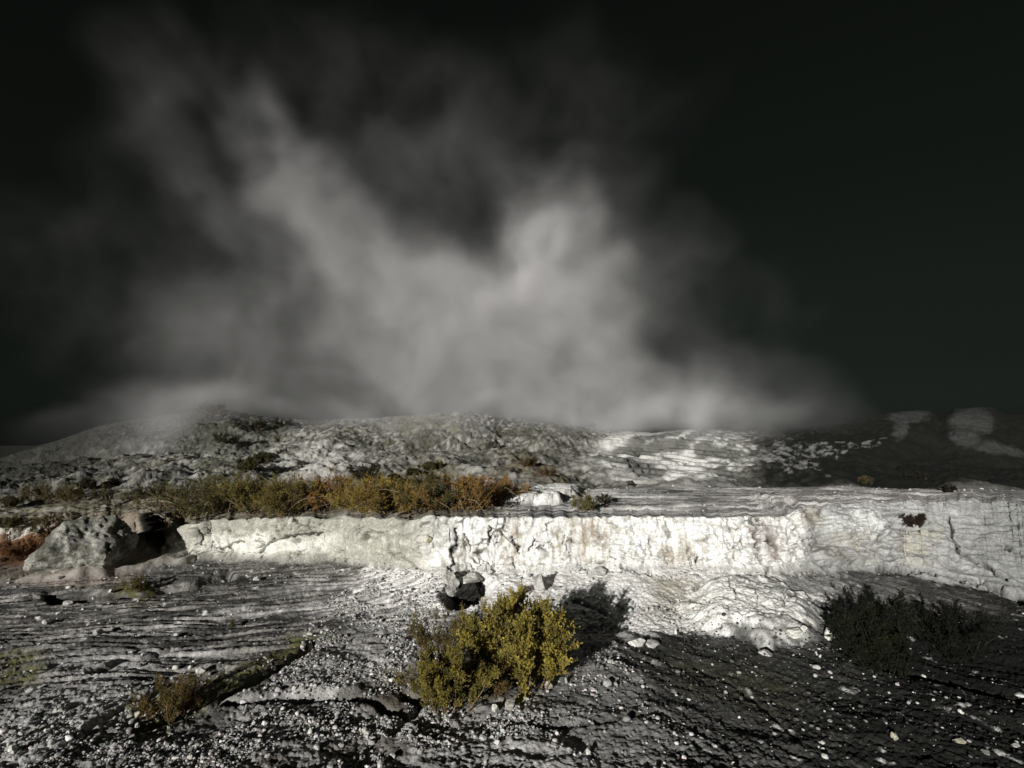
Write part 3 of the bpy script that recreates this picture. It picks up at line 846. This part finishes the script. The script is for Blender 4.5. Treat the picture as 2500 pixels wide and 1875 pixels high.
def make_shrub(label, pos, w, h, leaf_a, leaf_b, seed, stems=12, subs=14, twigs=9, leaves=9, leaf_l=.022, leaf_w=.008,
               twig_col=(.16, .12, .07), depth=None, spread=1.0, lean=(0, 0), name='shrub', cat='shrub', up=.35, group=None, clump=.62, bare=0, bare_col=(.5, .42, .3)):
    r = np.random.default_rng(seed)
    root = bpy.data.objects.new(name, None); C.objects.link(root)
    root.location = tuple(pos)
    root.empty_display_size = .1
    tag(root, label, cat, group)
    dpt = depth or w * .8
    a = r.uniform(0, 2 * math.pi, stems); q = np.sqrt(r.uniform(0, 1, stems))
    tips = np.stack([np.cos(a) * q * w / 2 * spread + lean[0], np.sin(a) * q * dpt / 2 * spread + lean[1], h * (1 - .45 * q ** 2) * r.uniform(.62, 1.0, stems)], 1)
    st = np.stack([np.cos(a) * q * w * .22, np.sin(a) * q * dpt * .22, np.full(stems, -.03)], 1)
    d = tips - st; L = np.linalg.norm(d, axis=1)
    s1 = grow(st, d / L[:, None], L * .92, 8, r, .25, .12)
    p, t = rand_on(s1, subs, r, .08, 1.0)
    dd = t * .6 + r.normal(size=p.shape) * .55 + np.array([0, 0, .25]); dd /= np.linalg.norm(dd, axis=1, keepdims=True)
    s2 = grow(p, dd, r.uniform(.16, .34, len(p)) * (w + h) / 2 * clump, 6, r, .4, up)
    p, t = rand_on(s2, twigs, r, .2, 1.0)
    dd = t * .8 + r.normal(size=p.shape) * .45 + np.array([0, 0, .25]); dd /= np.linalg.norm(dd, axis=1, keepdims=True)
    s3 = grow(p, dd, r.uniform(.05, .12, len(p)) * (w + h) / 2, 4, r, .4, up)
    V, Fc = [], []; off = 0
    for s_, rad in ((s1, .010), (s2, .0045), (s3, .0018)):
        sc = (w + h) / 2
        v, f = strands(s_, np.full(len(s_), rad * max(sc, .5)), 3 if s_ is not s1 else 5)
        V.append(v); Fc.append(f + off); off += len(v)
    V = np.concatenate(V); Fc = np.concatenate(Fc)
    cc = np.array(twig_col)[None] * r.uniform(.6, 1.4, (len(V), 1))
    if bare:
        a = r.uniform(0, 2 * math.pi, bare)
        st = np.stack([np.cos(a) * w * .2, np.sin(a) * dpt * .2, np.full(bare, h * .3)], 1)
        dd = np.stack([np.cos(a) * .9, np.sin(a) * .7 - .3, r.uniform(.3, 1.0, bare)], 1); dd /= np.linalg.norm(dd, axis=1, keepdims=True)
        s4 = grow(st, dd, r.uniform(.4, .8, bare) * w, 9, r, .35, -.55)
        v, f = strands(s4, np.full(bare, .006), 4)
        V = np.concatenate([V, v]); Fc = np.concatenate([Fc, np.concatenate([f]) + len(V) - len(v)])
        cc = np.concatenate([cc, np.array(bare_col)[None] * r.uniform(.6, 1.3, (len(v), 1))])
    new_mesh('stem', V, Fc, M_twig, True, cc, root)
    # leaves
    p, t = rand_on(s3, leaves, r, .0, 1.05)
    n = len(p)
    dl = t * .9 + r.normal(size=p.shape) * .6; dl /= np.linalg.norm(dl, axis=1, keepdims=True)
    sd_ = np.cross(dl, r.normal(size=p.shape)); sd_ /= np.maximum(np.linalg.norm(sd_, axis=1, keepdims=True), 1e-6)
    ll = leaf_l * r.uniform(.6, 1.3, (n, 1)); ww = leaf_w * r.uniform(.7, 1.3, (n, 1))
    nrm_ = np.cross(dl, sd_)
    q0 = p; q1 = p + dl * ll * .5 + sd_ * ww * .5; q2 = p + dl * ll + nrm_ * ll * .12; q3 = p + dl * ll * .5 - sd_ * ww * .5
    LV = np.stack([q0, q1, q2, q3], 1).reshape(-1, 3)
    LF = np.arange(n * 4).reshape(n, 4)
    clump = sst(-.25, .25, fbm2(p[:, 0] * 6 / w + p[:, 2] * 3 + seed, p[:, 2] * 5 + p[:, 1] * 4, 3, seed))[:, None]
    mixk = np.clip(clump * .7 + r.uniform(0, .5, (n, 1)) - .1, 0, 1)
    lc = (np.array(leaf_a)[None] * (1 - mixk) + np.array(leaf_b)[None] * mixk) * r.uniform(.7, 1.3, (n, 1))
    new_mesh('foliage', LV, LF, M_leaf, False, np.repeat(lc, 4, 0), root)
    return root

OL1, OL2 = (.40, .325, .065), (.155, .132, .034)
RU1, RU2 = (.36, .19, .05), (.20, .12, .04)
GR1, GR2 = (.12, .115, .032), (.055, .058, .022)

def shrub_at(px, py, wpx, hpx, label, seed, la=OL1, lb=OL2, zmin=0, zmax=9, **kw):
    p = on_ground(px, py, zmin, zmax); m = p[1] / F
    return make_shrub(label, p, wpx * m, hpx * m, la, lb, seed, **kw)

# the olive shrubs in the foreground
shrub_at(1278, 1668, 275, 205, 'tallest bright yellow olive shrub of the foreground group', 1, stems=30, subs=17, twigs=11, leaves=13, clump=.5, leaf_l=.031, leaf_w=.017, lean=(.0, .1), spread=1.15)
shrub_at(1100, 1728, 205, 160, 'spiky olive shrub at the front left of the foreground group', 2, la=(.28, .235, .05), lb=(.125, .11, .03), clump=.5, stems=22, subs=15, twigs=10, leaves=11, leaf_l=.028, leaf_w=.011, up=.6, spread=1.1)
shrub_at(1075, 1592, 170, 105, 'low dark olive shrub at the back left of the foreground group', 3, la=(.15, .125, .035), lb=(.08, .065, .022), stems=12, subs=13, twigs=8, leaves=9)
shrub_at(1195, 1690, 120, 85, 'low brownish shrub between the two bright foreground shrubs', 4, la=(.20, .14, .05), lb=(.11, .075, .03), stems=9, subs=12, twigs=8, leaves=9)
shrub_at(420, 1752, 165, 95, 'dry brown shrub leaning beside the dark gully at lower left', 5, la=(.20, .14, .04), lb=(.11, .085, .025), stems=12, subs=12, twigs=8, leaves=9, up=.6)
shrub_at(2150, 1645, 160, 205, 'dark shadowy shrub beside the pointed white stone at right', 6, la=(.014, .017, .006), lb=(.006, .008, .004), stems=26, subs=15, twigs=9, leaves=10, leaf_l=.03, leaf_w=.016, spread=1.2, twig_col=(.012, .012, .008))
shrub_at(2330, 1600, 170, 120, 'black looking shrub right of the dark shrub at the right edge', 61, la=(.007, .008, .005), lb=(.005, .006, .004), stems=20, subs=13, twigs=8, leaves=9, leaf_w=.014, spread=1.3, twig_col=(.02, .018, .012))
shrub_at(330, 1440, 62, 36, 'small yellowish shrub at the end of the black hollow at left', 7, la=(.20, .16, .05), lb=(.12, .09, .03), stems=8, subs=8, twigs=7, leaves=7)
shrub_at(565, 1528, 14, 16, 'tiny tuft casting a small shadow on the layered beds', 8, la=(.14, .12, .04), lb=(.08, .06, .02), stems=5, subs=5, twigs=5, leaves=5)

# the belt of shrubs along the terrace edge
belt = [(470, 1262, 150, 100, GR1, GR2, 'dark green shrub at the left end of the belt beside the black gap'),
        (560, 1240, 130, 80, GR1, GR2, 'dark green shrub behind the left end of the belt'),
        (640, 1250, 140, 84, (.27, .22, .05), GR1, 'yellow green shrub in the left half of the belt'),
        (730, 1252, 120, 76, (.24, .19, .05), (.12, .09, .03), 'brownish green shrub right of the yellow green one'),
        (800, 1240, 120, 82, RU1, RU2, 'rust brown shrub under the upright dark shrub'),
        (880, 1252, 140, 84, (.40, .30, .05), (.22, .16, .035), 'golden olive shrub in the middle of the belt'),
        (960, 1252, 130, 78, (.32, .23, .05), (.18, .12, .035), 'golden brown shrub right of the middle of the belt'),
        (1040, 1248, 130, 82, (.15, .12, .035), GR2, 'dark olive shrub in the right half of the belt'),
        (1120, 1240, 120, 74, (.34, .21, .06), RU2, 'reddish shrub with pale arching twigs near the end of the belt'),
        (1195, 1228, 110, 56, RU1, RU2, 'low rusty shrub at the right end of the belt')]
for k, (px, py, w, h, la, lb, lab) in enumerate(belt):
    shrub_at(px, py, w * 1.4, h * 1.02, lab, 20 + k, la, lb, zmin=3.9, zmax=5.0, stems=20, subs=12, twigs=8, leaves=9, leaf_l=.036, leaf_w=.017, spread=1.5, up=.05, clump=.75, bare=10 if k in (4, 5, 8, 9) else 4,
             group='shrubs in the belt along the terrace edge', depth=w * .012)
shrub_at(895, 1178, 74, 52, 'upright dark shrub rising behind the belt', 41, la=(.07, .06, .025), lb=(.03, .03, .015), zmin=4, stems=10, subs=9, twigs=7, leaves=7, leaf_l=.05, leaf_w=.02)
shrub_at(1425, 1246, 74, 46, 'small olive shrub alone on the white terrace top', 42, la=(.17, .15, .045), lb=(.09, .085, .03), zmin=4, zmax=5, stems=12, subs=9, twigs=7, leaves=7, leaf_l=.03, leaf_w=.011)
shrub_at(1468, 1226, 46, 22, 'dark low shrub right behind the small olive one on the terrace top', 43, la=(.06, .055, .03), lb=(.03, .03, .018), zmin=4, zmax=5.2, stems=8, subs=7, twigs=6, leaves=6, leaf_l=.035, leaf_w=.012)
shrub_at(1540, 1186, 24, 16, 'tiny dark tuft below the white striped outcrop', 44, la=(.05, .05, .03), lb=(.03, .03, .018), zmin=4, stems=6, subs=6, twigs=5, leaves=5, leaf_l=.04, leaf_w=.015)
shrub_at(2235, 1282, 62, 44, 'dark brown shrub rooted in the grey right part of the face', 45, la=(.045, .028, .018), lb=(.02, .014, .01), zmin=3, zmax=4, stems=10, subs=9, twigs=7, leaves=7, leaf_l=.03, leaf_w=.012, twig_col=(.05, .035, .025))
shrub_at(1688, 1378, 34, 40, 'leafless black twiggy plant on the white face', 46, la=(.02, .018, .015), lb=(.015, .014, .012), zmin=2.5, zmax=4, stems=7, subs=5, twigs=3, leaves=1, leaf_l=.02, leaf_w=.008, twig_col=(.025, .02, .018))
mound = [(90, 1222, 140, 34, 'dark olive bush on the bank at far left', (.11, .095, .035)), (240, 1196, 100, 24, 'low dull bush behind the bank left of the belt', (.06, .055, .026)), (370, 1218, 100, 40, 'dark bush hanging over the black gap', (.04, .04, .02)), (20, 1240, 90, 30, 'brownish bush at the very left edge of the bank', (.08, .06, .03)),
         (1060, 1150, 66, 22, 'brown bush below the crest of the near mound, left one', (.10, .085, .035)), (1000, 1158, 34, 16, 'little olive bush left of the brown bush on the mound', (.09, .08, .035)),
         (1290, 1142, 62, 20, 'brown bush on the right shoulder of the near mound', (.12, .085, .04)), (1345, 1165, 50, 16, 'low rusty bush further down the right shoulder of the mound', (.13, .085, .045)),
         (530, 1012, 96, 30, 'dark bush on the crest of the far left mound', (.055, .06, .03)), (620, 1050, 60, 24, 'dark bush on the slope of the far left mound', (.06, .06, .03)),
         (555, 1085, 80, 30, 'dark green bush halfway down the left mound', (.055, .058, .028)), (690, 1040, 60, 20, 'dull bush right of the crest bush on the left mound', (.07, .07, .04)),
         (590, 1160, 110, 44, 'wide green bush at the foot of the left mound', (.08, .075, .03)), (640, 1130, 60, 24, 'small green bush above the wide one on the left mound', (.07, .07, .03)),
         (1145, 1030, 64, 26, 'dark bush on the crest of the middle mound', (.04, .042, .03)), (1450, 1040, 20, 14, 'tiny dark bush on the ridge left of the white striped outcrop', (.03, .032, .026)),
         (960, 1175, 34, 16, 'small bush between the upright dark shrub and the mound', (.08, .07, .03)),
         (180, 1225, 160, 36, 'low olive bush above the rusty slope at far left', (.13, .11, .035)), (300, 1230, 150, 34, 'dark low bush above the huge boulder', (.06, .055, .025)),
         (60, 1360, 110, 44, 'rusty bracken clump on the slope left of the boulder', (.20, .09, .035)), (140, 1310, 120, 60, 'olive bush leaning on the left side of the boulder', (.11, .095, .035)), (30, 1290, 90, 26, 'olive bush at the left edge above the bracken', (.10, .085, .035)),
         (2110, 1180, 40, 14, 'dull yellow tuft on the dark bank at right', (.08, .07, .03)), (2230, 1178, 70, 22, 'dark bush on the bank behind the right end of the face', (.02, .02, .013)), (2320, 1205, 40, 20, 'black tuft on the terrace top near the right edge', (.02, .018, .012))]
for k, (px, py, w, h, lab, c_) in enumerate(mound):
    shrub_at(px, py, w, h, lab, 70 + k, c_, tuple(x * .55 for x in c_), zmin=2.6, stems=10, subs=9, twigs=7, leaves=6, leaf_l=.07 if py < 1200 else .04, leaf_w=.028 if py < 1200 else .016, name='bush', cat='bush', spread=1.1)

# ------------------------------------------------------------------ steam: one volume whose density is laid out in metres
m_st = bpy.data.materials.new('steam')
m_st.use_nodes = True
nt = m_st.node_tree; nt.nodes.clear()
out = nt.nodes.new('ShaderNodeOutputMaterial'); pv = nt.nodes.new('ShaderNodeVolumePrincipled')
pv.inputs['Color'].default_value = (.92, .91, .92, 1)
pv.inputs['Density'].default_value = 1.0
pv.inputs['Density Attribute'].default_value = 'density'
pv.inputs['Anisotropy'].default_value = -0.32
nt.links.new(pv.outputs[0], out.inputs['Volume'])

ng = bpy.data.node_groups.new('steam density', 'GeometryNodeTree')
ng.interface.new_socket('Geometry', in_out='INPUT', socket_type='NodeSocketGeometry')
ng.interface.new_socket('Geometry', in_out='OUTPUT', socket_type='NodeSocketGeometry')
N, K = ng.nodes, ng.links
go = N.new('NodeGroupOutput')
vc = N.new('GeometryNodeVolumeCube')
VMIN, VMAX = (-46, 27, 1.0), (40, 50, 48.0)
vc.inputs['Min'].default_value = VMIN; vc.inputs['Max'].default_value = VMAX
vc.inputs['Resolution X'].default_value = 300; vc.inputs['Resolution Y'].default_value = 60; vc.inputs['Resolution Z'].default_value = 170
pos = N.new('GeometryNodeInputPosition')
def math_n(op, a, b=None, c=None, clamp=False):
    n = N.new('ShaderNodeMath'); n.operation = op; n.use_clamp = clamp
    for i, v in enumerate((a, b, c)):
        if v is None: continue
        if hasattr(v, 'links') or hasattr(v, 'is_output'): K.new(v, n.inputs[i])
        else: n.inputs[i].default_value = v
    return n.outputs[0]
def vmath(op, a, b=None, scale=None):
    n = N.new('ShaderNodeVectorMath'); n.operation = op
    for i, v in enumerate((a, b)):
        if v is None: continue
        if hasattr(v, 'is_output'): K.new(v, n.inputs[i])
        else: n.inputs[i].default_value = v
    if scale is not None: n.inputs['Scale'].default_value = scale
    return n.outputs['Value'] if op in ('LENGTH', 'DOT_PRODUCT') else n.outputs['Vector']
def noise_n(vec, sc, det=3, rough=.55, out_='Color'):
    n = N.new('ShaderNodeTexNoise'); n.inputs['Scale'].default_value = sc; n.inputs['Detail'].default_value = det; n.inputs['Roughness'].default_value = rough
    K.new(vec, n.inputs['Vector'])
    return n.outputs[out_]
w1_ = vmath('SCALE', vmath('SUBTRACT', noise_n(pos.outputs[0], .11, 2), (.5, .5, .5)), scale=11.0)
w2_ = vmath('SCALE', vmath('SUBTRACT', noise_n(pos.outputs[0], .42, 5, .66), (.5, .5, .5)), scale=2.9)
wp = vmath('ADD', vmath('ADD', pos.outputs[0], w1_), w2_)
# (px, py, Y) centre; half sizes across and up in photo pixels, depth in metres; tilt; peak density per metre
puffs = [
    (1300, 820, 38, 180, 180, 4, 0, .17), (1350, 610, 38, 95, 115, 4, 0, .19), (1060, 860, 37, 220, 140, 4, 20, .11),
    (1060, 710, 39, 210, 95, 4, 30, .10), (1640, 985, 36, 140, 75, 4, 20, .085), (1510, 850, 37, 120, 55, 4, 35, .055),
    (730, 480, 39, 200, 70, 4, 55, .085), (640, 330, 39, 100, 58, 4, 65, .062), (880, 650, 39, 210, 95, 4, 45, .065),
    (900, 820, 39, 280, 120, 4, 40, .026), (450, 440, 40, 85, 230, 4, -22, .019), (600, 720, 40, 200, 170, 4, 0, .022),
    (520, 920, 38, 160, 140, 4, 0, .030), (430, 1000, 35, 130, 50, 4, 0, .018), (740, 930, 39, 260, 110, 4, 0, .024),
    (1450, 980, 38, 320, 60, 4, 0, .040), (1850, 960, 38, 170, 110, 4, 20, .011), (1520, 700, 40, 200, 250, 4, 10, .010),
    (1330, 440, 40, 90, 80, 4, 0, .016), (980, 480, 41, 360, 240, 5, 0, .0095), (860, 200, 41, 400, 180, 5, 15, .0048),
    (380, 200, 41, 170, 190, 4, 30, .0060), (200, 650, 41, 280, 260, 4, 0, .0060), (1400, 280, 42, 360, 260, 5, 0, .0032), (1850, 780, 42, 240, 260, 5, 0, .0024),
    (440, 1066, 29.5, 125, 42, 1.8, -8, .15), (430, 1020, 32, 130, 34, 3, -10, .024), (230, 1060, 32, 190, 30, 2.5, -12, .020), (900, 1008, 35, 420, 24, 3, 0, .060), (1330, 1030, 35, 260, 34, 3, 0, .080), (1750, 1045, 35, 160, 36, 3, 0, .035), (120, 1110, 29.5, 200, 40, 1.8, 0, .012),
]
total = None
for (px, py, Y, rx, rz, ry, tilt, dn) in puffs:
    c = at(px, py, Y); m = Y / F
    q = vmath('SUBTRACT', wp, tuple(c))
    ro = N.new('ShaderNodeVectorRotate'); ro.rotation_type = 'Y_AXIS'; ro.inputs['Angle'].default_value = -math.radians(tilt)
    K.new(q, ro.inputs['Vector'])
    q = vmath('MULTIPLY', ro.outputs[0], (1 / (rx * m), 1 / ry, 1 / (rz * m)))
    l2 = vmath('DOT_PRODUCT', q, q)
    g = math_n('EXPONENT', math_n('MULTIPLY', math_n('POWER', l2, 1.35), -.9))
    g = math_n('MULTIPLY', g, dn)
    total = g if total is None else math_n('ADD', total, g)
nz = noise_n(vmath('ADD', pos.outputs[0], w1_), .20, 6, .58, 'Fac')
nz2 = N.new('ShaderNodeMapRange'); nz2.inputs[1].default_value = .36; nz2.inputs[2].default_value = .66; nz2.inputs[3].default_value = .22; nz2.inputs[4].default_value = 1.65
K.new(nz, nz2.inputs[0])
dens_o = math_n('MULTIPLY', total, nz2.outputs[0])
dens_o = math_n('MAXIMUM', math_n('SUBTRACT', dens_o, .0012), 0.0)
K.new(dens_o, vc.inputs['Density'])
sm = N.new('GeometryNodeSetMaterial'); sm.inputs['Material'].default_value = m_st
K.new(vc.outputs[0], sm.inputs['Geometry'])
K.new(sm.outputs[0], go.inputs[0])
vd = bpy.data.volumes.new('steam')
steam = bpy.data.objects.new('steam', vd)
C.objects.link(steam)
vd.materials.append(m_st)
md = steam.modifiers.new('steam', 'NODES'); md.node_group = ng
tag(steam, 'pale steam billowing up from the ground behind the mounds into the dark sky', 'steam', kind='stuff')
